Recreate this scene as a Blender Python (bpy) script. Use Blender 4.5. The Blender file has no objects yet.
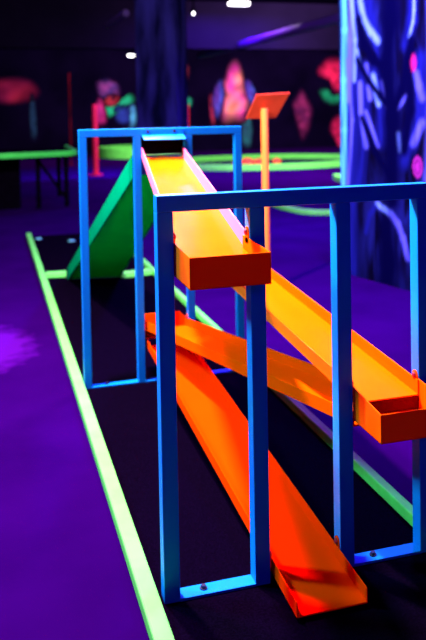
import bpy, bmesh, math, random
from mathutils import Vector, Matrix, noise
random.seed(4)
S = bpy.context.scene
COL = S.collection

# ------------------------------------------------------------------ view
S.view_settings.view_transform = 'Standard'
S.view_settings.look = 'None'
S.view_settings.gamma = 1.0
S.view_settings.exposure = 0.0
S.view_settings.use_curve_mapping = False
S.cycles.use_denoising = True
S.cycles.max_bounces = 6
S.cycles.sample_clamp_indirect = 4.0

# ------------------------------------------------------------------ camera (solved from the frames' edges)
F, CY = 767.55, 136.39
PITCH, ROLL, YAW = 0.0312, -0.0179, 0.2825
EYE = Vector((0, 0, 1.5))
fw = Vector((math.sin(YAW)*math.cos(PITCH), math.cos(YAW)*math.cos(PITCH), -math.sin(PITCH)))
r0 = Vector((math.cos(YAW), -math.sin(YAW), 0)); u0 = r0.cross(fw)
rt = math.cos(ROLL)*r0 + math.sin(ROLL)*u0
up = -math.sin(ROLL)*r0 + math.cos(ROLL)*u0
cam = bpy.data.cameras.new('camera'); co = bpy.data.objects.new('camera', cam); COL.objects.link(co)
M = Matrix((rt, up, -fw)).transposed().to_4x4(); M.translation = EYE
co.matrix_world = M
cam.sensor_fit = 'AUTO'; cam.sensor_width = 36.0
cam.lens = F/640*36
cam.shift_y = (CY-320)/640
cam.clip_start = .05; cam.clip_end = 200
cam.dof.use_dof = True; cam.dof.focus_distance = 2.45; cam.dof.aperture_fstop = 2.5
S.camera = co

def at(x, y, X=None, Y=None, Z=None):
    """the point of a real plane of the place that is seen at a given direction"""
    d = fw + (x-213)/F*rt + (CY-y)/F*up
    if X is not None: t = X/d.x
    elif Y is not None: t = Y/d.y
    else: t = (Z-1.5)/d.z
    return EYE + d*t

# ------------------------------------------------------------------ materials
def lin(c):
    return tuple(((v/255)/12.92 if v/255 <= .04045 else ((v/255+.055)/1.055)**2.4) for v in c)
def mat(name, color, rough=.5, spec=.4, vary=0.0, scale=8.0, bump=0.0, color2=None, stretch=(1,1,1), detail=4.0):
    m = bpy.data.materials.new(name); m.use_nodes = True
    nt = m.node_tree; b = nt.nodes['Principled BSDF']
    b.inputs['Roughness'].default_value = rough
    b.inputs['Specular IOR Level'].default_value = spec
    b.inputs['Base Color'].default_value = (*color, 1)
    if vary or bump or color2:
        tc = nt.nodes.new('ShaderNodeTexCoord'); mp = nt.nodes.new('ShaderNodeMapping')
        mp.inputs['Scale'].default_value = stretch
        nz = nt.nodes.new('ShaderNodeTexNoise'); nz.inputs['Scale'].default_value = scale; nz.inputs['Detail'].default_value = detail
        nt.links.new(tc.outputs['Object'], mp.inputs['Vector']); nt.links.new(mp.outputs['Vector'], nz.inputs['Vector'])
        rp = nt.nodes.new('ShaderNodeValToRGB')
        c2 = color2 or tuple(v*(1-vary) for v in color)
        rp.color_ramp.elements[0].position = .35; rp.color_ramp.elements[1].position = .65
        rp.color_ramp.elements[0].color = (*c2, 1); rp.color_ramp.elements[1].color = (*color, 1)
        nt.links.new(nz.outputs['Fac'], rp.inputs['Fac']); nt.links.new(rp.outputs['Color'], b.inputs['Base Color'])
        if bump:
            bp = nt.nodes.new('ShaderNodeBump'); bp.inputs['Strength'].default_value = bump; bp.inputs['Distance'].default_value = .01
            nt.links.new(nz.outputs['Fac'], bp.inputs['Height']); nt.links.new(bp.outputs['Normal'], b.inputs['Normal'])
    return m
def emit(name, color, strength):
    m = bpy.data.materials.new(name); m.use_nodes = True
    b = m.node_tree.nodes['Principled BSDF']
    b.inputs['Base Color'].default_value = (*color, 1)
    b.inputs['Emission Color'].default_value = (*color, 1); b.inputs['Emission Strength'].default_value = strength
    return m
def vcol_mat(name, rough=.6):
    m = bpy.data.materials.new(name); m.use_nodes = True
    nt = m.node_tree; b = nt.nodes['Principled BSDF']; b.inputs['Roughness'].default_value = rough
    b.inputs['Specular IOR Level'].default_value = 0
    a = nt.nodes.new('ShaderNodeVertexColor'); a.layer_name = 'paint'
    nt.links.new(a.outputs['Color'], b.inputs['Base Color'])
    return m

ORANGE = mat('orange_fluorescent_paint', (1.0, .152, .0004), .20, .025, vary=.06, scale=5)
PINK_SHEEN = mat('painted_pink_sheen', (1.0, .22, .34), .45, .05, vary=.05, scale=5)  # pale sheen of grazing light, put into the wall colour
ORANGE_DIM = mat('orange_paint_dim_copy', (1.0, .095, .0004), .40, .0, vary=.06, scale=5)  # same orange paint, its weaker light put into the colour
ORANGE_SHADED = mat('orange_paint_shaded_copy', (1.0, .056, .0003), .40, .0, vary=.06, scale=5)  # same orange again, redder to stand for low light
BOX_SHADE = mat('painted_box_shade', (.10, .002, .004), .6, .0, vary=.2)  # shade inside the box, painted as a dark red
BLUE = mat('blue_fluorescent_paint', (.002, .26, .76), .35, .1, vary=.05, scale=6)
GREEN = mat('green_fluorescent_paint', (.145, .85, .12), .5, .1, vary=.15, scale=9)
RAMPG = mat('green_ramp_paint', (.0, .55, .08), .55, .0, vary=.12, scale=4)
def translucent(m, share):
    nt = m.node_tree; b = nt.nodes['Principled BSDF']; out = nt.nodes['Material Output']
    t = nt.nodes.new('ShaderNodeBsdfTranslucent'); x = nt.nodes.new('ShaderNodeMixShader'); x.inputs['Fac'].default_value = share
    src = b.inputs['Base Color'].links[0].from_socket
    nt.links.new(src, t.inputs['Color']); nt.links.new(b.outputs[0], x.inputs[1]); nt.links.new(t.outputs[0], x.inputs[2]); nt.links.new(x.outputs[0], out.inputs['Surface'])
translucent(RAMPG, .23)      # translucency added so light from above brightens the underside
RAMPS = mat('green_ramp_side_paint', (.0, .36, .12), .55, .0, vary=.1, scale=4)
STEEL = mat('bolt_steel', (.02, .02, .05), .35, .4, vary=.2)
REDBOLT = mat('painted_red_bolt', (.28, .012, .04), .4, .3, vary=.2)
FLOORM = mat('purple_concrete', (.0145, .0002, .060), .6, .0, bump=.06, color2=(.0105, .0001, .046), scale=1.6, detail=9)
TURF = mat('black_carpet', (.0022, .0008, .006), .95, .0, bump=.5, color2=(.0012, .0004, .003), scale=160)
DARK = mat('dark_wall_paint', (.004, .0015, .018), .9, .0, vary=.5, scale=.7)
CEILM = mat('dark_ceiling', (.004, .002, .012), .9, .0, vary=.4, scale=.6)
BLACK = mat('black_rubber', (.0012, .0008, .002), .9, .0, vary=.3)
BEAMM = mat('violet_pipe_paint', (.035, .012, .13), .6, .15, vary=.3)
DECK = mat('dark_deck', (.002, .001, .005), .9, .0, vary=.3)
TRUNKM = mat('painted_bark', (.010, .008, .09), .8, .0, color2=(.001, .001, .010), scale=3.0, stretch=(1.6, 1.6, .35), detail=6)
POLEO = mat('orange_pole_paint', (1.0, .22, .035), .45, .1, vary=.08)
BOARD = mat('red_board_paint', (.55, .05, .015), .5, .1, vary=.1)
REDP = mat('red_pole_paint', (.55, .012, .035), .6, .1, vary=.2)

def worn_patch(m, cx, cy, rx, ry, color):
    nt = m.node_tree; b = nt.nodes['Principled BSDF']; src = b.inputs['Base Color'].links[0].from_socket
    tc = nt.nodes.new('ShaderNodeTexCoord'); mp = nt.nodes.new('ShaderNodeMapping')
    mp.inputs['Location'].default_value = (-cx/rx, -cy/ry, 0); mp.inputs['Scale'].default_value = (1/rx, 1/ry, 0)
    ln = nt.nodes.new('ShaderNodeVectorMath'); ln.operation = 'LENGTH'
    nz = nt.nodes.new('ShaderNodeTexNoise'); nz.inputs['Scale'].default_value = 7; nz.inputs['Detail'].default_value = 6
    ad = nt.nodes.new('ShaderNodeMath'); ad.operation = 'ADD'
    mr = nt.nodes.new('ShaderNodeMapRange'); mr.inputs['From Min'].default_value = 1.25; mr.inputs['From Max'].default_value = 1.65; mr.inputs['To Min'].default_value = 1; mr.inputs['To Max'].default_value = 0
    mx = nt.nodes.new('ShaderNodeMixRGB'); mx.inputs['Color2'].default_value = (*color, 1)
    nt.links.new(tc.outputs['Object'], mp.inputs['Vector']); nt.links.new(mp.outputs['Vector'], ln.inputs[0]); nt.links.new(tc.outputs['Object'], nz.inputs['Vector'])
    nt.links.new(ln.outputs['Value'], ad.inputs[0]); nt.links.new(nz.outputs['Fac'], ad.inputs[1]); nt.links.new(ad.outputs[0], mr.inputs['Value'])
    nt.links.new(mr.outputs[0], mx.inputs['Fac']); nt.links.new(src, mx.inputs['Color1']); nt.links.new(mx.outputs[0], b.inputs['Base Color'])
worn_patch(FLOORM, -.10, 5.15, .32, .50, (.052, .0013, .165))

# ------------------------------------------------------------------ helpers
def add_box(bm, x0, x1, y0, y1, z0, z1):
    v = [bm.verts.new((x, y, z)) for z in (z0, z1) for y in (y0, y1) for x in (x0, x1)]
    for f in ((0,2,3,1),(4,5,7,6),(0,1,5,4),(2,6,7,3),(0,4,6,2),(1,3,7,5)):
        bm.faces.new([v[i] for i in f])
def add_hexa(bm, p):
    """p: 8 points, bottom four ccw then top four ccw"""
    v = [bm.verts.new(q) for q in p]
    for f in ((3,2,1,0),(4,5,6,7),(0,1,5,4),(1,2,6,5),(2,3,7,6),(3,0,4,7)):
        bm.faces.new([v[i] for i in f])
def add_cyl(bm, a, b, r, n=16, r2=None):
    a = Vector(a); b = Vector(b); d = (b-a).normalized()
    e = d.orthogonal().normalized(); g = d.cross(e); r2 = r if r2 is None else r2
    A = [bm.verts.new(a+(e*math.cos(t)+g*math.sin(t))*r) for t in [2*math.pi*i/n for i in range(n)]]
    B = [bm.verts.new(b+(e*math.cos(t)+g*math.sin(t))*r2) for t in [2*math.pi*i/n for i in range(n)]]
    for i in range(n): bm.faces.new((A[i], A[(i+1)%n], B[(i+1)%n], B[i]))
    bm.faces.new(A[::-1]); bm.faces.new(B)
def add_dome(bm, c, axis, r, n=12, rings=4, squash=.6):
    c = Vector(c); d = Vector(axis).normalized(); e = d.orthogonal().normalized(); g = d.cross(e)
    prev = None
    for k in range(rings):
        a = math.pi/2*k/rings
        ring = [bm.verts.new(c+d*math.sin(a)*r*squash+(e*math.cos(t)+g*math.sin(t))*r*math.cos(a)) for t in [2*math.pi*i/n for i in range(n)]]
        if prev:
            for i in range(n): bm.faces.new((prev[i], prev[(i+1)%n], ring[(i+1)%n], ring[i]))
        else: bm.faces.new(ring[::-1])
        prev = ring
    t = bm.verts.new(c+d*r*squash)
    for i in range(n): bm.faces.new((prev[i], prev[(i+1)%n], t))
def obj(name, bm, m, parent=None, bevel=0.0, smooth=False):
    bmesh.ops.recalc_face_normals(bm, faces=bm.faces)
    me = bpy.data.meshes.new(name); bm.to_mesh(me); bm.free()
    if smooth:
        for p in me.polygons: p.use_smooth = True
    me.materials.append(m)
    o = bpy.data.objects.new(name, me); COL.objects.link(o)
    if parent is not None:
        o.parent = parent; o.location = -parent.location
        if parent.parent is not None: o.location = (0, 0, 0) if parent.type == 'MESH' else o.location
    if bevel:
        b = o.modifiers.new('bevel', 'BEVEL'); b.width = bevel; b.segments = 2; b.limit_method = 'ANGLE'
    return o
def sub(name, bm, m, part, bevel=0.0, smooth=False):
    o = obj(name, bm, m, None, bevel, smooth); o.parent = part; return o
def tag(o, label, cat, group=None, kind=None):
    o['label'] = label; o['category'] = cat
    if group: o['group'] = group
    if kind: o['kind'] = kind
    return o
def thing(name, loc, label, cat, group=None):
    o = bpy.data.objects.new(name, None); COL.objects.link(o); o.location = loc; o.empty_display_size = .1
    return tag(o, label, cat, group)
def struct(name, bm, m, **k):
    o = obj(name, bm, m, **k); o['kind'] = 'structure'; return o

# ------------------------------------------------------------------ the hall
HX0, HX1, HY0, HY1, HZ = -5.0, 19.0, -4.0, 29.0, 4.2
b = bmesh.new(); add_box(b, HX0, HX1, HY0, HY1, -.2, 0); struct('floor', b, FLOORM)
b = bmesh.new(); add_box(b, HX0, HX1, HY0, HY1, HZ, HZ+.2); struct('ceiling', b, CEILM)
b = bmesh.new(); add_box(b, HX0-.2, HX0, HY0, HY1, 0, HZ); struct('wall_left', b, DARK)
b = bmesh.new(); add_box(b, HX1, HX1+.2, HY0, HY1, 0, HZ); struct('wall_right', b, DARK)
b = bmesh.new(); add_box(b, HX0-.2, HX1+.2, HY1, HY1+.2, 0, HZ); struct('wall_back', b, DARK)
b = bmesh.new(); add_box(b, HX0-.2, HX1+.2, HY0-.2, HY0, 0, HZ); struct('wall_front', b, DARK)

# black carpet of the fairway, edged by green timbers
BX0, BX1, BY0, BY1 = .40, 1.452, .7, 9.75
b = bmesh.new(); add_box(b, BX0+.005, BX1-.005, BY0, BY1, 0, .004); tag(obj('fairway_carpet', b, TURF), 'long black carpet strip between the green curbs, under the chutes and ramp', 'carpet')

def curb(name, a, c, w, h, label):
    """a straight timber from a to c, its width to the left of a-c"""
    a = Vector(a); c = Vector(c); d = (c-a).normalized(); n = Vector((-d.y, d.x, 0))*w
    bm = bmesh.new(); z = Vector((0, 0, h))
    lo = Vector((0, 0, .004))
    add_hexa(bm, [a+lo, c+lo, c+n+lo, a+n+lo, a+z, c+z, c+n+z, a+n+z])
    return tag(obj(name, bm, GREEN, bevel=.006), label, 'curb')
curb('edge_curb', (.454, BY0, 0), (.454, BY1, 0), .057, .05, 'long pale green timber curb along the left side of the black fairway')
curb('edge_curb', (1.452, BY0, 0), (1.452, 8.6, 0), .04, .05, 'long green timber curb along the right side of the fairway, behind the chutes')
curb('cross_curb', (.455, 7.16, 0), (.640, 7.14, 0), .10, .05, 'short green timber joining the left curb to the foot of the green ramp')
curb('cross_curb', (1.125, 6.90, 0), (1.41, 6.96, 0), .10, .05, 'short green timber at the right of the green ramp foot, behind the far frame')

# pale tee markers on the black mat
for (px, py, lab) in ((38.5, 239, 'left pale tee marker on the black mat near the curb end'), (71.5, 241, 'right pale tee marker on the black mat behind the ramp')):
    p = at(px, py, Z=.006)
    b = bmesh.new(); add_cyl(b, (p.x, p.y, .004), (p.x, p.y, .02), .045, 20, .035)
    tag(obj('tee_marker', b, mat('pale_marker_paint', (.10, .42, .45), .5, .3, vary=.2), bevel=.004), lab, 'tee marker')

# ------------------------------------------------------------------ the two blue frames
def hexbolt(parent, c, axis, r, m, name='bolt'):
    bm = bmesh.new(); c = Vector(c); ax = Vector(axis).normalized()
    add_cyl(bm, c, c+ax*.003, r*1.5, 18)
    add_cyl(bm, c+ax*.003, c+ax*.011, r, 6)
    return obj(name, bm, m, parent)
def frame(name, xs, Y, w, H, bays, label):
    t = thing(name, ((xs[0]+xs[-1]+w)/2, Y+w/2, .004), label, 'steel frame')
    b = bmesh.new(); add_box(b, xs[0], xs[-1]+w, Y, Y+w, H-w, H); obj('top_bar', b, BLUE, t, bevel=.0025)
    for x in xs:
        b = bmesh.new(); add_box(b, x, x+w, Y, Y+w, .004, H-w-.0005); obj('post', b, BLUE, t, bevel=.0025)
    for k in bays:
        b = bmesh.new(); add_box(b, xs[k]+w-.002, xs[k+1]+.002, Y-.002, Y+w+.002, .004, .014); obj('base_plate', b, BLUE, t, bevel=.002)
        xm = xs[k]+w+.33*(xs[k+1]-xs[k]-w)
        hexbolt(t, (xm, Y+w*.55, .014), (0, 0, 1), .008, STEEL)
    return t
W = .05
XN = [.4733, .7667, 1.0604, 1.3541]; YN = 2.249; HN = 1.252
XF = [.4583, .7558, 1.0480, 1.3399]; YF = 4.172; WF = .0415; HF = 1.4185
nearf = frame('chute_frame', XN, YN, W, HN, (0, 2), 'lower blue square-tube frame nearest the camera, red chute boxes hanging on its front')
farf = frame('chute_frame', XF, YF, WF, HF, (0, 1, 2), 'taller blue square-tube frame farther back, at the top of the green ramp')

# sheet bent over the ramp mouth, screwed to the far top bar
b = bmesh.new()
x0, x1 = .802, 1.036
prof = [(YF-.0005, HF-.004), (YF-.0005, HF-.040), (YF-.070, HF-.064), (YF-.072, HF-.060), (YF-.0045, HF-.036), (YF-.0045, HF-.004)]
va = [b.verts.new((x0, y, z)) for y, z in prof]; vb = [b.verts.new((x1, y, z)) for y, z in prof]
for i in range(6): b.faces.new((va[i], va[(i+1) % 6], vb[(i+1) % 6], vb[i]))
b.faces.new(va[::-1]); b.faces.new(vb)
defl = obj('deflector_plate', b, BLUE, farf)
for x in (.835, .985): hexbolt(farf, (x, YF-.0045, HF-.018), (0, -1, 0), .006, STEEL)
b = bmesh.new(); add_box(b, .802, 1.036, YF+.010, YF+.016, 1.275, HF-WF-.001); obj('rubber_flap', b, BLACK, farf)

# ------------------------------------------------------------------ the chutes
TH = .004
def chute(name, hi, lo, wall, m, label, bays, box=None, width=.228, tabs=True, wall_paint=None, wall_stop=None):
    """hi, lo = (x centre, y, z of floor) at the upper and lower end; ends cut parallel to the frames.
    box = (y of the outer face, x0, x1, z rim at post, z rim outside, z bottom)"""
    hi = Vector(hi); lo = Vector(lo)
    t = thing(name, lo, label, 'chute')
    h = width/2
    def P(e, dx, dz): return Vector((e.x+dx, e.y, e.z+dz))
    near, far = (lo, hi) if lo.y < hi.y else (hi, lo)
    bm = bmesh.new()
    add_hexa(bm, [P(near, -h, -TH), P(near, h, -TH), P(far, h, -TH), P(far, -h, -TH), P(near, -h, 0), P(near, h, 0), P(far, h, 0), P(far, -h, 0)])
    obj('chute_floor', bm, m, t)
    wn = near if wall_stop is None else near+(far-near)*((wall_stop-near.y)/(far.y-near.y))
    for s in (-1, 1):
        a, c = (-h-TH, -h) if s < 0 else (h, h+TH)
        bm = bmesh.new()
        add_hexa(bm, [P(wn, a, -TH), P(wn, c, -TH), P(far, c, -TH), P(far, a, -TH), P(wn, a, wall), P(wn, c, wall), P(far, c, wall), P(far, a, wall)])
        obj('side_wall', bm, wall_paint or m, t, bevel=.001)
    if box:
        yo, X0, X1, zp, zo, zb, ys, zbs = box   # outer y, x range, rim at the post, rim outside, bottom outside, y at the post, bottom at the post
        e = TH if yo < ys else -TH
        bm = bmesh.new()
        for (a, c) in ((X0, X0+TH), (X1-TH, X1)):
            q = [Vector((a, yo, zb)), Vector((c, yo, zb)), Vector((c, ys, zbs)), Vector((a, ys, zbs)), Vector((a, yo, zo)), Vector((c, yo, zo)), Vector((c, ys, zp)), Vector((a, ys, zp))]
            add_hexa(bm, q)
        add_box(bm, X0, X1, min(yo, yo+e), max(yo, yo+e), zb, zo)
        q = [Vector((X0, yo, zb)), Vector((X1, yo, zb)), Vector((X1, ys, zbs)), Vector((X0, ys, zbs))]
        add_hexa(bm, q+[v+Vector((0, 0, TH)) for v in q])
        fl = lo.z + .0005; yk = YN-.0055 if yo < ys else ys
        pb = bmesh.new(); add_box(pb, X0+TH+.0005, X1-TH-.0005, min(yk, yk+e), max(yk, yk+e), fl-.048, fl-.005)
        obj('shade_plate', pb, BOX_SHADE, t)  # plate added for the dark inside of the box
        o = obj('end_box', bm, m, t, bevel=.0012)
    if tabs:
        # ears that rise from the walls and are bolted through to the inner faces of the posts
        nearend = lo.y < 3
        ya, yc = (YN+.006, YN+.036) if nearend else (YF+.006, YF+.034)
        ym = (ya+yc)/2
        zt = lo.z + (hi.z-lo.z)*((ym-lo.y)/(hi.y-lo.y)) + wall
        L, Rr = bays
        for s, x in ((1, L), (-1, Rr)):
            x = x+s*.0006
            bm = bmesh.new(); n = 10
            ring = [(ya, zt-.03), (yc, zt-.03)] + [((ya+yc)/2+.015*math.cos(math.pi*i/n), zt+.008+.015*math.sin(math.pi*i/n)) for i in range(n+1)]
            fa = [bm.verts.new((x, y, z)) for y, z in ring]; fb = [bm.verts.new((x+s*.004, y, z)) for y, z in ring]
            bm.faces.new(fa); bm.faces.new(fb[::-1])
            for i in range(len(ring)): bm.faces.new((fa[i], fb[i], fb[(i+1) % len(ring)], fa[(i+1) % len(ring)]))
            obj('mounting_ear', bm, m, t)
            bm = bmesh.new(); add_dome(bm, (x+s*.004, ym, zt+.006), (s, 0, 0), .011, squash=.75)
            obj('bolt', bm, REDBOLT, t, smooth=True)
    return t
cN = [(XN[i]+W+XN[i+1])/2 for i in range(3)]
cF = [(XF[i]+WF+XF[i+1])/2 for i in range(3)]
bn = [(XN[i]+W, XN[i+1]) for i in range(3)]
bf = [(XF[i]+WF, XF[i+1]) for i in range(3)]
YB = 2.062
# top chute: ramp mouth -> near left bay
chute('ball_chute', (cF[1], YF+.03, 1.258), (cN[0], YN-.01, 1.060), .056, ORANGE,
      'topmost orange chute with painted pink sheen, running down from the green ramp toward the camera', bn[0], wall_paint=PINK_SHEEN, wall_stop=2.312,
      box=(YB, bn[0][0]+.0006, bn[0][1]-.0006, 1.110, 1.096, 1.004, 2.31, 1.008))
# its return chute: near left bay -> far right bay
chute('ball_chute', (cN[0], YN-.02, 1.005), (cF[2], YF+WF+.03, .83), .04, ORANGE,
      'orange return chute under the topmost chute, behind its red box', bf[2],
      box=(YF+WF+.18, bf[2][0], bf[2][1], .87, .862, .76, YF+WF+.0005, .76), width=.215)
# middle chute: far right bay -> near right bay
chute('ball_chute', (cF[2], YF+.06, .716), (cN[2], YN-.005, .549), .048, ORANGE,
      'right-hand orange chute ending in the open box on the right bay of the near frame', bn[2],
      box=(YB, bn[2][0], bn[2][1], .600, .577, .487, YN-.0005, .491))
# crossing chute: near right bay -> far middle bay
chute('ball_chute', (cN[2], YN+.005, .470), (cF[1], YF+WF+.02, .290), .045, ORANGE_DIM,
      'orange chute shaded to red-orange, crossing behind the near posts, under the right-hand chute', bf[1],
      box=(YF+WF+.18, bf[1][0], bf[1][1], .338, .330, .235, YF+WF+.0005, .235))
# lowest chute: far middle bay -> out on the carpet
chute('ball_chute', (cF[1]+.005, YF+.05, .196), (.9385, 2.05, .022), .042, ORANGE_SHADED,
      'lowest chute, shaded red, running out onto the black carpet in front of the near frame', bn[1], width=.222)

# ------------------------------------------------------------------ the green ramp behind the far frame
rp = thing('green_ramp', (.88, 5.6, .004), 'tall green ramp rising from the black carpet to the top of the far frame', 'ramp')
yt, yb = YF+WF+.004, 7.02
lt, lb = Vector((.765, yt, 0)), Vector((.652, yb, 0))
rtp, rb = Vector((1.035, yt, 0)), Vector((1.10, yb-.06, 0))
Zt, Zb = 1.245, .012
def rz(v, z): return Vector((v.x, v.y, z))
b = bmesh.new()
add_hexa(b, [rz(lt, Zt-.09), rz(rtp, Zt-.09), rz(rb, Zb), rz(lb, Zb), rz(lt, Zt-.085), rz(rtp, Zt-.085), rz(rb, Zb+.005), rz(lb, Zb+.005)])
obj('ramp_panel', b, RAMPG, rp)
b = bmesh.new(); add_box(b, .800, 1.030, YF+.020, YF+WF+.004, 1.266, 1.272); obj('ramp_lip', b, GREEN, rp)
for (a, c, s) in ((lt, lb, -1), (rtp, rb, 1)):
    o_ = Vector((s*.012, 0, 0))
    b = bmesh.new()
    add_hexa(b, [rz(a, Zt-.10), rz(a, Zt-.10)+o_, rz(c, Zb-.005)+o_, rz(c, Zb-.005), rz(a, Zt+.025), rz(a, Zt+.025)+o_, rz(c, Zb+.10)+o_, rz(c, Zb+.10)])
    obj('ramp_side_board', b, RAMPS, rp)

# ------------------------------------------------------------------ orange sign post
sp = thing('sign_post', (2.19, 6.0, 0), 'bright orange post carrying a tilted red sign board, right of the chutes', 'sign')
b = bmesh.new(); add_cyl(b, (2.19, 6, .012), (2.19, 6, 1.525), .030, 20); obj('pole', b, POLEO, sp, smooth=False, bevel=.004)
b = bmesh.new(); add_cyl(b, (2.19, 6, 0), (2.19, 6, .012), .14, 28); obj('base', b, POLEO, sp, bevel=.003)
bl, br = at(246, 119, Y=6.13), at(276, 118, Y=6.10)
tl, tr = at(256.5, 95, Y=5.98), at(290, 93, Y=5.95)
n = (br-bl).cross(tl-bl).normalized()
if n.y < 0: n = -n
b = bmesh.new(); add_hexa(b, [bl, br, br+n*.012, bl+n*.012, tl, tr, tr+n*.012, tl+n*.012]); obj('sign_board', b, BOARD, sp, bevel=.002)

# ------------------------------------------------------------------ painted columns
def column(name, A, Bp, depth, label, paint=None, m=None):
    A = Vector((A.x, A.y, 0)); Bp = Vector((Bp.x, Bp.y, 0)); d = (Bp-A).normalized(); nn = Vector((d.y, -d.x, 0))
    if nn.dot(EYE-A) < 0: nn = -nn
    t = thing(name, (A+Bp)/2 - nn*depth/2, label, 'column')
    bm = bmesh.new(); q = [A-nn*.003, Bp-nn*.003, Bp-nn*depth, A-nn*depth]
    add_hexa(bm, q+[v+Vector((0, 0, HZ)) for v in q]); obj('column_core', bm, m or TRUNKM, t)
    # the painted skin of the visible face: pigment from a function of the place on the face
    nx, nz = (130, 330) if paint else (24, 60)
    L = (Bp-A).length
    bm = bmesh.new(); cl = bm.loops.layers.float_color.new('paint')
    V = [[bm.verts.new(A+d*(L*i/nx)+Vector((0, 0, HZ*k/nz))) for i in range(nx+1)] for k in range(nz+1)]
    for k in range(nz):
        for i in range(nx):
            f = bm.faces.new((V[k][i], V[k][i+1], V[k+1][i+1], V[k+1][i]))
            for lp in f.loops:
                c = paint(lp.vert.co) if paint else (.02, .02, .1)
                lp[cl] = (*c, 1)
    me = bpy.data.meshes.new('painted_face'); bm.to_mesh(me); bm.free()
    me.materials.append(vcol_mat('mural_paint') if paint else TRUNKM)
    o = bpy.data.objects.new('painted_face', me); COL.objects.link(o); o.parent = t; o.location = -t.location
    return t
CA, CB = at(342, 272.5, Z=0), at(409, 291, Z=0)
CB = CA+(CB-CA)*1.75
dC = (CB-CA).normalized(); nC = Vector((dC.y, -dC.x, 0))
def onface(x, y):
    d = fw+(x-213)/F*rt+(CY-y)/F*up
    t = nC.dot(CA-EYE)/nC.dot(d); p = EYE+d*t
    return ((Vector((p.x, p.y, 0))-Vector((CA.x, CA.y, 0))).dot(dC), p.z)
# painted roots and the bright gaps between them: (points, half width px, colour)
BL, CYN, VIO, DIM = (.12, .22, 1.0), (.07, .40, 1.0), (.07, .075, .70), (.005, .006, .16)
NAV = (.0006, .0004, .020)
strokes = [
 ([(352, -40), (353, 60), (350, 190), (352, 270)], 7, DIM), ([(364, 70), (364, 120), (358, 190)], 7, DIM), ([(366, -30), (370, 20), (377, 42)], 6, DIM), ([(377, 70), (384, 105), (380, 140)], 7, DIM),
 ([(414, -30), (412, 20), (406, 45)], 5, DIM), ([(420, 60), (422, 110), (410, 140), (402, 160)], 7, DIM), ([(436, -30), (440, 70), (434, 180), (440, 260)], 8, VIO),
 ([(351, -30), (350, 40), (349, 100)], 3.0, VIO), ([(371, 36), (380, 60)], 1.6, DIM), ([(343, -30), (344.5, 30), (344, 80), (344, 130), (343.5, 190)], 3.2, CYN), ([(350, -20), (355, 40), (354, 80)], 2.2, BL), ([(347, 60), (352, 120), (348, 190)], 2.0, VIO),
 ([(360, 0), (364, 20), (371, 32), (378, 41)], 2.8, BL), ([(357, 50), (361, 66), (369, 78)], 1.4, BL),
 ([(366, 66), (370, 98)], 2.6, VIO), ([(373, 77), (376, 92), (379, 103)], 3.0, BL), ([(382, 82), (387, 106)], 2.2, VIO),
 ([(360, 84), (361, 112), (366, 146)], 2.6, VIO), ([(366, 112), (378, 146)], 1.8, VIO),
 ([(414, -20), (414, 10), (413, 22), (409, 37)], 1.3, BL), ([(416, 74), (419, 86), (422, 98)], 3.0, VIO), ([(398, 108), (406, 96)], 1.8, VIO),
 ([(398, 134), (400, 150)], 2.0, BL), ([(413, 143), (422, 123)], 3.2, VIO),
 ([(377, 204), (384, 209), (391, 214)], 2.2, BL), ([(390, 213), (398, 224), (403, 238), (408, 258)], 2.6, VIO), ([(376, 206), (370, 214), (366, 232)], 2.2, DIM),
 # the dark trunk and branches drawn over them
 ([(388, -60), (390, 20), (386, 70), (392, 120), (392, 200)], 9, NAV), ([(386, 70), (374, 60), (364, 44), (359, 20)], 4.5, NAV), ([(392, 110), (380, 96), (368, 80), (358, 60)], 3.5, NAV),
 ([(390, 120), (402, 90), (410, 50), (411, 40)], 4, NAV), ([(404, 150), (410, 110), (408, 60)], 5, NAV), ([(392, 180), (374, 150), (362, 118)], 3, NAV), ([(386, 226), (388, 260), (386, 300)], 10, NAV),
]
PX = 6.7/F
segs = []
for pts, hw, c in strokes:
    q = [onface(*p) for p in pts]
    for a, e in zip(q, q[1:]): segs.append((a, e, hw*PX, c))
s1, s2 = onface(413.5, 63), onface(417.5, 167)
def colpaint(v):
    u = (Vector((v.x, v.y, 0))-Vector((CA.x, CA.y, 0))).dot(dC); z = v.z
    w = noise.noise((u*7, z*1.6, 3.0)); w2 = noise.noise((u*16, z*3.0, 9.0))
    base = .5+.5*w
    # fine fibres that run along the roots
    w3 = .5+noise.noise((u*26+1.5*noise.noise((u*3, z*2, 1)), z*2.2, 5.0))
    rg = max(0, 1-3.2*abs(noise.noise((u*6+.9*w2, z*1.3, 7.0))))*max(0, .3+noise.noise((u*2.2, z*1.1, 2.0)))
    c = [.0006+.001*base+.006*rg, .0003+.001*base+.008*rg, .006+.03*base*base*base+.14*rg]
    fade = 1.0
    for (a, e, hw, k) in segs:
        ax, az = a; ex, ez = e; dx, dz = ex-ax, ez-az; l2 = dx*dx+dz*dz
        t = max(0, min(1, ((u-ax)*dx+(z-az)*dz)/l2)) if l2 else 0
        dd = math.hypot(u-ax-t*dx, z-az-t*dz)
        if dd < hw*2.4:
            f = max(0, 1-dd/(hw*2.2)); f = f*f*(3-2*f)*((.62+.75*w3) if k is not NAV else 1.15)
            for i in range(3): c[i] += (k[i]-c[i])*max(0, min(1, f))
    for (sx, sz), rx, rzz, k, ring in ((s1, 4.5*PX, 10*PX, (.42, .01, .16), 0), (s2, 6.5*PX, 10.5*PX, (.24, .012, .24), 1)):
        q = math.hypot((u-sx)/rx, (z-sz)/rzz)
        if q < 1:
            f = 1-q*q
            if ring: f = .35+.65*max(0, 1-abs(q-.8)*4) if q > .45 else 1.0
            for i in range(3): c[i] += (k[i]-c[i])*f
    return tuple(c)
column('painted_column', CA, CB, 1.0, 'wide square column painted with glowing blue tree roots, behind the near frame at right', paint=colpaint)
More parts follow.
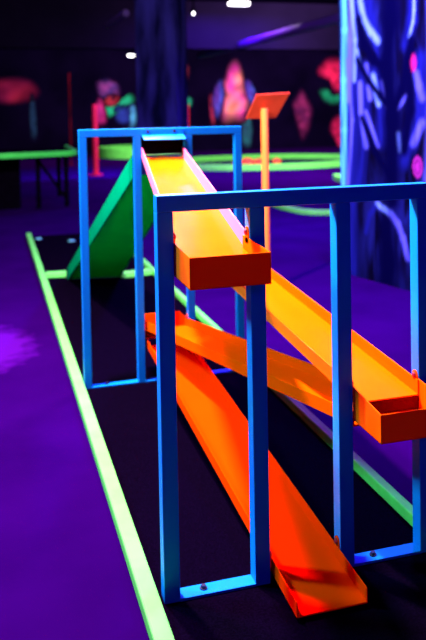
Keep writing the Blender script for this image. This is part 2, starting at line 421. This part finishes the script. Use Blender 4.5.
TA, TB = at(137, 116, Y=11.0), at(177, 116, Y=10.7)
column('painted_column', TA, TB, .6, 'dark narrow column with faint blue bark streaks behind the far frame')

# ------------------------------------------------------------------ other holes of the course
def ring_curb(name, pts, w, h, z0, m, label, closed=True, cat='curb'):
    bm = bmesh.new(); n = len(pts); L = []
    for i in range(n):
        p = pts[i]; a = pts[(i-1) % n] if (closed or i) else p; c = pts[(i+1) % n] if (closed or i < n-1) else p
        d = (c-a); d.z = 0; d.normalize(); s = Vector((-d.y, d.x, 0))*w/2
        L.append([bm.verts.new(Vector((q.x, q.y, z))) for q, z in ((p-s, z0), (p+s, z0), (p+s, z0+h), (p-s, z0+h))])
    for i in range(n if closed else n-1):
        a, c = L[i], L[(i+1) % n]
        for k in range(4): bm.faces.new((a[k], a[(k+1) % 4], c[(k+1) % 4], c[k]))
    if not closed: bm.faces.new(L[0]); bm.faces.new(L[-1][::-1])
    return tag(obj(name, bm, m, bevel=.01), label, cat)
def smooth_loop(P, n=12, closed=True):
    out = []; N = len(P)
    for i in range(N if closed else N-1):
        p0, p1, p2, p3 = (P[(i+k) % N] if closed else P[max(0, min(N-1, i+k))] for k in (-1, 0, 1, 2))
        for k in range(n):
            t = k/n
            out.append(.5*((2*p1)+(-p0+p2)*t+(2*p0-5*p1+4*p2-p3)*t*t+(-p0+3*p1-3*p2+p3)*t**3))
    if not closed: out.append(P[-1].copy())
    return out
def ell(cx, cy, rx, ry, n=72): return [Vector((cx+rx*math.cos(t), cy+ry*math.sin(t), 0)) for t in [2*math.pi*i/n for i in range(n)]]
arc = [at(x, y, Z=.05) for x, y in ((268, 199), (275, 203.5), (288, 207.5), (304, 210.5), (325, 211.5), (345, 210.5), (362, 206))]
ring_curb('hole_curb', smooth_loop(arc, closed=False), .10, .07, 0, GREEN, 'curved green curb on the purple floor, seen just under the near top bar', closed=False)
p = at(341, 176, Z=.1)
ring_curb('hole_curb', smooth_loop([at(336.5, 174, Z=.1), at(340, 176.5, Z=.1), at(347, 177, Z=.1), at(356, 175, Z=.1)], closed=False),   .16, .10, 0, GREEN, 'small green curb end peeking out at the left edge of the wide column', closed=False)
ring_curb('hole_curb', ell(7.5, 20.6, 3.0, 2.2), .20, .15, 0, GREEN, 'large oval green curb of the distant hole behind the orange sign post')
ring_curb('hole_curb', ell(4.7, 26.6, .95, 1.3), .3, .36, .0, GREEN, 'distant green curb seen through the left bay of the far frame')

# raised play table at far left
tb = thing('raised_table', (.0, 13.6, 0), 'dark raised play table with a bright green front rim, at far left', 'table')
top = [Vector((1.36, 14.6, 0)), Vector((1.33, 13.0, 0)), Vector((1.28, 12.45, 0)), Vector((.9, 12.28, 0)), Vector((.45, 12.16, 0)), Vector((-.1, 12.06, 0)), Vector((-.8, 12.0, 0)), Vector((-1.4, 12.3, 0)), Vector((-1.5, 14.6, 0))]
b = bmesh.new(); lo_ = [b.verts.new((v.x, v.y, .84)) for v in top]; hi_ = [b.verts.new((v.x, v.y, .89)) for v in top]
b.faces.new(lo_[::-1]); b.faces.new(hi_)
for i in range(len(top)): b.faces.new((lo_[i], lo_[(i+1) % 9], hi_[(i+1) % 9], hi_[i]))
obj('table_deck', b, DECK, tb)
o = ring_curb('front_rim', smooth_loop(top, 6, closed=False), .06, .085, .85, mat('table_rim_green', (.05, .75, .10), .5, .3, vary=.1), 'x', closed=False)
for k in ('label', 'category'): del o[k]
o.parent = tb; o.location = -tb.location
for (x, y) in ((1.18, 12.75), (.72, 12.6), (-1.2, 12.6), (1.2, 14.4), (-1.3, 14.4)):
    b = bmesh.new(); add_box(b, x-.035, x+.035, y-.035, y+.035, 0, .84); obj('leg', b, DECK, tb)
b = bmesh.new(); add_hexa(b, [Vector(v) for v in ((.70, 12.58, .78), (1.16, 12.73, .10), (1.18, 12.77, .10), (.72, 12.62, .78), (.70, 12.58, .84), (1.16, 12.73, .16), (1.18, 12.77, .16), (.72, 12.62, .84))]); obj('brace', b, DECK, tb)
b = bmesh.new(); add_box(b, -.9, .45, 12.75, 14.2, 0, .838); obj('cabinet_base', b, DECK, tb)

# thin red posts far behind
def redpost(px, py, Y, h, r, label, cap=None, paint=None):
    paint = paint or REDP
    p = at(px, py, Y=Y)
    t = thing('red_post', (p.x, Y, 0), label, 'post')
    b = bmesh.new(); add_cyl(b, (p.x, Y, .03), (p.x, Y, h), r, 14); obj('pole', b, paint, t)
    b = bmesh.new(); add_cyl(b, (p.x, Y, 0), (p.x, Y, .03), r*2.6, 22); obj('base', b, paint, t)
    if cap: b = bmesh.new(); add_dome(b, (p.x, Y, h), (0, 0, 1), r*1.8); obj('knob', b, cap, t, smooth=True)
redpost(96, 172, 19.0, 1.75, .065, 'thin red post on a round base, seen through the left bay of the far frame')
redpost(70.5, 140, 23.0, 2.75, .03, 'slim dim red post behind the raised table at far left', paint=mat('dull_red_pole_paint', (.12, .004, .014), .7, .0, vary=.6, scale=2.5))
redpost(186.5, 120, 21.0, 1.75, .08, 'short red post seen just above the deflector of the far frame')

# low red rocks on the distant oval
ROCK = mat('red_rock_paint', (1.0, .10, .05), .6, .2, vary=.5, scale=5)
for i, (px, s) in enumerate(((238, .15), (247.5, .17), (258, .15), (276.5, .14))):
    p = at(px, 160, Y=20.3)
    bm = bmesh.new(); bmesh.ops.create_icosphere(bm, subdivisions=3, radius=1)
    for v in bm.verts:
        k = 1+.3*noise.noise(v.co*1.7+Vector((i*5, 0, 0)))
        v.co = Vector((p.x+v.co.x*s*.95*k, 20.3+v.co.y*s*k, max(0, s*.55+v.co.z*s*.75*k)))
    tag(obj('painted_rock', bm, ROCK, smooth=True), ('leftmost low red rock beside the distant oval curb', 'tallest low red rock, second from left beside the distant oval curb', 'low red rock just left of the orange sign post, by the oval curb', 'low red rock just right of the orange sign post, by the oval curb')[i], 'rock')

# ------------------------------------------------------------------ wall paintings on the back wall
WALLY = HY1-.012
WALLC = (.004, .0015, .018)
AIR = vcol_mat('airbrushed_paint', .8)
def blob(name, outline, c1, c2, label, sc=3.0, lobes=.18):
    """an airbrushed figure on the wall: its pigment thins out to the wall colour at its rim"""
    pts = smooth_loop([at(x, y, Y=WALLY) for x, y in outline], 8)
    bm = bmesh.new(); cl = bm.loops.layers.float_color.new('paint')
    k = random.random()*50
    ctr = sum(pts, Vector())/len(pts); n = len(pts); K = 9
    def lobe(p): return 1+lobes*noise.noise(Vector((p.x*2.2+k, p.z*2.2, 0)))
    out = [ctr+(p-ctr)*1.28*lobe(p) for p in pts]
    rings = [[bm.verts.new(ctr+(p-ctr)*(j/K)) for p in out] for j in range(1, K+1)]
    c0 = bm.verts.new(ctr); lev = {c0: 0.0}
    for j, r in enumerate(rings):
        for v in r: lev[v] = (j+1)/K
    fs = [bm.faces.new((c0, rings[0][i], rings[0][(i+1) % n])) for i in range(n)]
    for r, q in zip(rings, rings[1:]):
        for i in range(n): fs.append(bm.faces.new((r[i], q[i], q[(i+1) % n], r[(i+1) % n])))
    bk = [bm.verts.new((v.co.x, HY1, v.co.z)) for v in rings[-1]]
    for v in bk: lev[v] = 1.0
    for i in range(n): fs.append(bm.faces.new((rings[-1][i], bk[i], bk[(i+1) % n], rings[-1][(i+1) % n])))
    for f in fs:
        for lp in f.loops:
            v = lp.vert; t = lev[v]; a = max(0, min(1, (1-t)/.55)); a = a*a*(3-2*a)
            q = .5+.9*noise.noise(Vector((v.co.x*sc+k, v.co.z*sc, 4))); q = max(0, min(1, q))
            d = .55+.75*max(0, min(1, .5+noise.noise(Vector((v.co.x*sc*1.7, v.co.z*sc*1.7+k, 8)))))
            c = [(c1[i]*q+c2[i]*(1-q))*d for i in range(3)]
            lp[cl] = (*[WALLC[i]+(c[i]-WALLC[i])*a for i in range(3)], 1)
    bmesh.ops.recalc_face_normals(bm, faces=bm.faces)
    me = bpy.data.meshes.new(name); bm.to_mesh(me); bm.free(); me.materials.append(AIR)
    o = bpy.data.objects.new(name, me); COL.objects.link(o)
    return tag(o, label, 'mural')
blob('wall_painting', [(-12, 92), (-2, 82), (14, 79), (28, 82), (35, 91), (30, 99), (16, 102), (0, 101)], (.42, .018, .05), (.20, .008, .09), 'big dim red oval painted on the back wall at far left', 1.2, .04)
blob('wall_painting', [(226, 82), (230, 69), (236, 66), (241, 74), (243, 88), (247, 102), (245, 115), (234, 119), (224, 117), (224, 104), (226, 94)], (1.0, .06, .55), (1.0, .30, .22), 'glowing pink painted figure on the back wall left of the sign', 2.0, .12)
blob('wall_painting', [(213, 96), (217, 86), (222, 84), (223, 98), (222, 112), (215, 116)], (.06, .10, .75), (.10, .03, .35), 'blue painted patch on the back wall beside the pink figure')
blob('wall_painting', [(245, 84), (250, 82), (255, 92), (252, 104), (248, 98)], (.06, .12, .75), (.08, .03, .4), 'narrow blue painted patch between the pink figure and the sign board')
blob('wall_painting', [(320, 70), (326, 62), (336, 60), (346, 64), (346, 88), (334, 90), (330, 80), (321, 76)], (.9, .02, .12), (.45, .01, .08), 'red painted head shape on the back wall beside the wide column', 2.0)
blob('wall_painting', [(321, 92), (328, 90), (333, 96), (342, 93), (344, 100), (336, 104), (325, 101)], (.01, .42, .16), (.01, .15, .10), 'green painted patch under the red head shape on the back wall')
blob('wall_painting', [(297, 98), (302, 94), (308, 102), (311, 114), (307, 130), (302, 134), (297, 120), (294, 106)], (.26, .02, .12), (.10, .01, .08), 'dim magenta painted leaf on the back wall right of the sign')
blob('wall_painting', [(333, 122), (339, 117), (345, 122), (345, 140), (340, 147), (335, 138), (331, 130)], (.85, .02, .14), (.40, .01, .08), 'small red painted drop low on the back wall beside the wide column')
blob('wall_painting', [(98, 84), (106, 80), (116, 84), (118, 94), (110, 98), (100, 94)], (.30, .05, .30), (.05, .03, .22), 'violet painted cloud at the top of the graffiti on the back wall')
blob('wall_painting', [(105, 98), (112, 94), (118, 98), (113, 105), (106, 104)], (.75, .05, .05), (.3, .02, .06), 'red painted dash in the middle of the graffiti on the back wall')
blob('wall_painting', [(104, 110), (108, 106), (117, 105), (124, 98), (130, 96), (132, 102), (124, 106), (117, 112), (109, 117)], (.02, .70, .30), (.02, .35, .25), 'bright green painted zigzag in the graffiti on the back wall', 2)
blob('wall_painting', [(116, 110), (124, 106), (130, 110), (130, 122), (118, 122)], (.03, .06, .5), (.02, .03, .25), 'dark blue painted block low in the graffiti on the back wall')
blob('wall_painting', [(130, 108), (134, 106), (136, 114), (135, 124), (130, 124)], (.10, .5, .85), (.05, .2, .6), 'light blue painted stroke at the right of the graffiti on the back wall')
blob('wall_painting', [(96, 108), (100, 98), (104, 108), (106, 122), (96, 122)], (.75, .03, .25), (.3, .02, .25), 'magenta painted stroke at the left of the graffiti on the back wall')
blob('wall_painting', [(177, 66), (183, 61), (188, 68), (187, 78), (181, 82), (176, 76)], (.38, .04, .03), (.15, .01, .03), 'dim orange painted spot on the back wall right of the narrow column')
blob('wall_painting', [(184, 100), (188, 97), (192, 100), (190, 106), (185, 106)], (.02, .4, .2), (.01, .2, .15), 'small green painted spot on the back wall above the red post')
blob('wall_painting', [(210, 100), (213, 98), (215, 110), (214, 124), (211, 120)], (.45, .03, .08), (.2, .01, .08), 'narrow red painted stroke left of the blue patch on the back wall')
blob('wall_painting', [(30, 102), (33, 98), (36, 112), (36, 134), (31, 130)], (.02, .07, .16), (.01, .02, .08), 'faint teal painted stripe on the back wall at far left')
blob('wall_painting', [(243, 120), (250, 116), (252, 134), (249, 146), (243, 142)], (.02, .16, .18), (.02, .04, .12), 'faint teal painted stroke under the blue patch left of the sign pole')

# ------------------------------------------------------------------ lamps and pipes on the ceiling
LAMP = emit('lamp_glow', (1.0, .97, 1.0), 7.0)
def ceiling_lamp(px, py, z, L, wd, label):
    p = at(px, py, Z=z)
    t = thing('ceiling_lamp', p, label, 'lamp')
    b = bmesh.new(); add_box(b, p.x-L/2, p.x+L/2, p.y-wd/2, p.y+wd/2, z, z+.05); obj('diffuser', b, LAMP, t, bevel=.015)
    b = bmesh.new(); add_box(b, p.x-L/2-.02, p.x+L/2+.02, p.y-wd/2-.02, p.y+wd/2+.02, z+.05, z+.09); obj('housing', b, BLACK, t)
    b = bmesh.new(); add_cyl(b, (p.x, p.y, z+.09), (p.x, p.y, HZ), .015, 10); obj('stem', b, BLACK, t)
ceiling_lamp(131, 56.5, 3.0, .16, .12, 'small white lamp hanging in front of the narrow column')
ceiling_lamp(239, 5.5, 3.0, .30, .10, 'white tube lamp at the top edge, above the sign board')
ceiling_lamp(193.5, 15, 3.1, .035, .035, 'tiny white lamp at the top, left of the tube lamp')
def pipe(a, c, r, label):
    b = bmesh.new(); add_cyl(b, a, c, r, 16)
    return tag(obj('ceiling_pipe', b, BEAMM, smooth=False), label, 'pipe')
p, q = at(200, 56, Z=3.15), at(352, 15, Z=3.15)
pipe(p, q, .10, 'thick violet pipe crossing under the dark ceiling above the sign board')
p, q = at(108, 25, Z=3.2), at(126, 13, Z=3.2)
pipe(p, q, .06, 'short violet pipe under the dark ceiling left of the narrow column')
b = bmesh.new(); add_box(b, HX0, HX1, 18.0, 18.4, 3.05, HZ); struct('trim_1', b, CEILM)

# ------------------------------------------------------------------ light
def area(name, loc, target, sx, sy, color, power, spread=180):
    l = bpy.data.lights.new(name, 'AREA'); l.shape = 'RECTANGLE'; l.size = sx; l.size_y = sy
    l.color = color; l.energy = power; l.spread = math.radians(spread)
    o = bpy.data.objects.new(name, l); COL.objects.link(o); o.location = loc
    o.rotation_euler = (Vector(target)-Vector(loc)).to_track_quat('-Z', 'Y').to_euler(); return o
def point(name, loc, r, color, power):
    l = bpy.data.lights.new(name, 'POINT'); l.shadow_soft_size = r; l.color = color; l.energy = power
    o = bpy.data.objects.new(name, l); COL.objects.link(o); o.location = loc; return o
UV = (.20, .006, 1.0)
MAG = (1.0, .003, .8)
KEY = (1.0, .80, .80)
point('black_light_key', (.04, 4.06, 3.90), .10, KEY, 2350)
area('side_fill', (-1.7, 3.5, 2.9), (.9, 2.9, .6), .3, .5, (.26, .72, 1.0), 190)  # added cyan fill for left faces, no lamp stands there
point('ramp_fill', (1.0, 4.75, 2.36), .1, KEY, 230)  # added light that shines through the ramp sheet, source made up
# added violet and magenta fill lights
area('violet_fill', (-.45, 3.60, 4.1), (.8, 2.4, 0), .30, .15, MAG, 210, 150)  # added magenta light standing in for the paint's red glow
area('violet_fill', (-1.8, 3.6, 3.8), (-1.8, 3.6, 0), 1.2, .2, UV, 20, 120)
area('violet_fill', (2.9, 4.8, 4.0), (2.7, 4.8, 0), 1.2, .2, UV, 230, 110)
area('violet_fill', (2.9, 13.2, 4.1), (2.5, 11.0, 0), 1.2, .2, UV, 110)
area('violet_fill', (3.9, 8.6, 4.1), (3.9, 9.0, 0), 1.2, .2, UV, 280, 105)
area('violet_fill', (5.5, 17.0, 3.8), (5.5, 17.5, 0), 2.5, .3, UV, 500)
area('violet_fill', (2.9, 18.5, 4.1), (2.9, 18.5, 0), 1.2, .3, UV, 330, 100)
area('violet_fill', (.2, -1.2, 2.2), (.8, 2.6, .7), 1.2, .2, MAG, 18)  # added magenta fill from behind the camera, for the fronts
# added pale fill lights over the distant holes and the wall paintings
area('wash_fill', (7.2, 15.0, 4.1), (7.5, 19.0, 0), 3.0, .3, KEY, 1000)
area('wash_fill', (4.2, 22.5, 4.1), (4.8, 28.0, 1.0), 4.0, .3, KEY, 420)
area('wash_fill', (11.0, 23.5, 4.1), (11.0, 28.8, 1.4), 7.0, .3, KEY, 620)
area('wash_fill', (5.2, 9.6, 3.5), (5.2, 11.0, 0), 1.0, .3, KEY, 70)
area('wash_fill', (.2, 10.8, 3.5), (.2, 12.6, .6), 1.2, .2, KEY, 14)
area('column_fill', (2.3, 5.2, 4.0), (3.4, 6.9, 2.6), .8, .2, (.25, .36, 1.0), 42)  # added blue light to brighten the painted column

for pre, g in (('ball_chute', 'chutes of the zigzag run'), ('chute_frame', 'blue frames carrying the chutes'), ('edge_curb', 'curbs along the fairway'), ('cross_curb', 'curbs at the ramp foot'),
               ('tee_marker', 'tee markers on the black mat'), ('painted_column', 'painted columns of the hall'), ('hole_curb', 'green curbs of the other holes'), ('red_post', 'red posts of the other holes'),
               ('painted_rock', 'red rocks by the oval hole'), ('wall_painting', 'paintings on the back wall'), ('ceiling_lamp', 'white ceiling lamps'), ('ceiling_pipe', 'violet ceiling pipes')):
    for o in bpy.data.objects:
        if o.parent is None and o.name.split('.')[0] == pre: o['group'] = g

w = bpy.data.worlds.new('world'); S.world = w; w.use_nodes = True
w.node_tree.nodes['Background'].inputs['Color'].default_value = (.02, .005, .06, 1)
w.node_tree.nodes['Background'].inputs['Strength'].default_value = .1
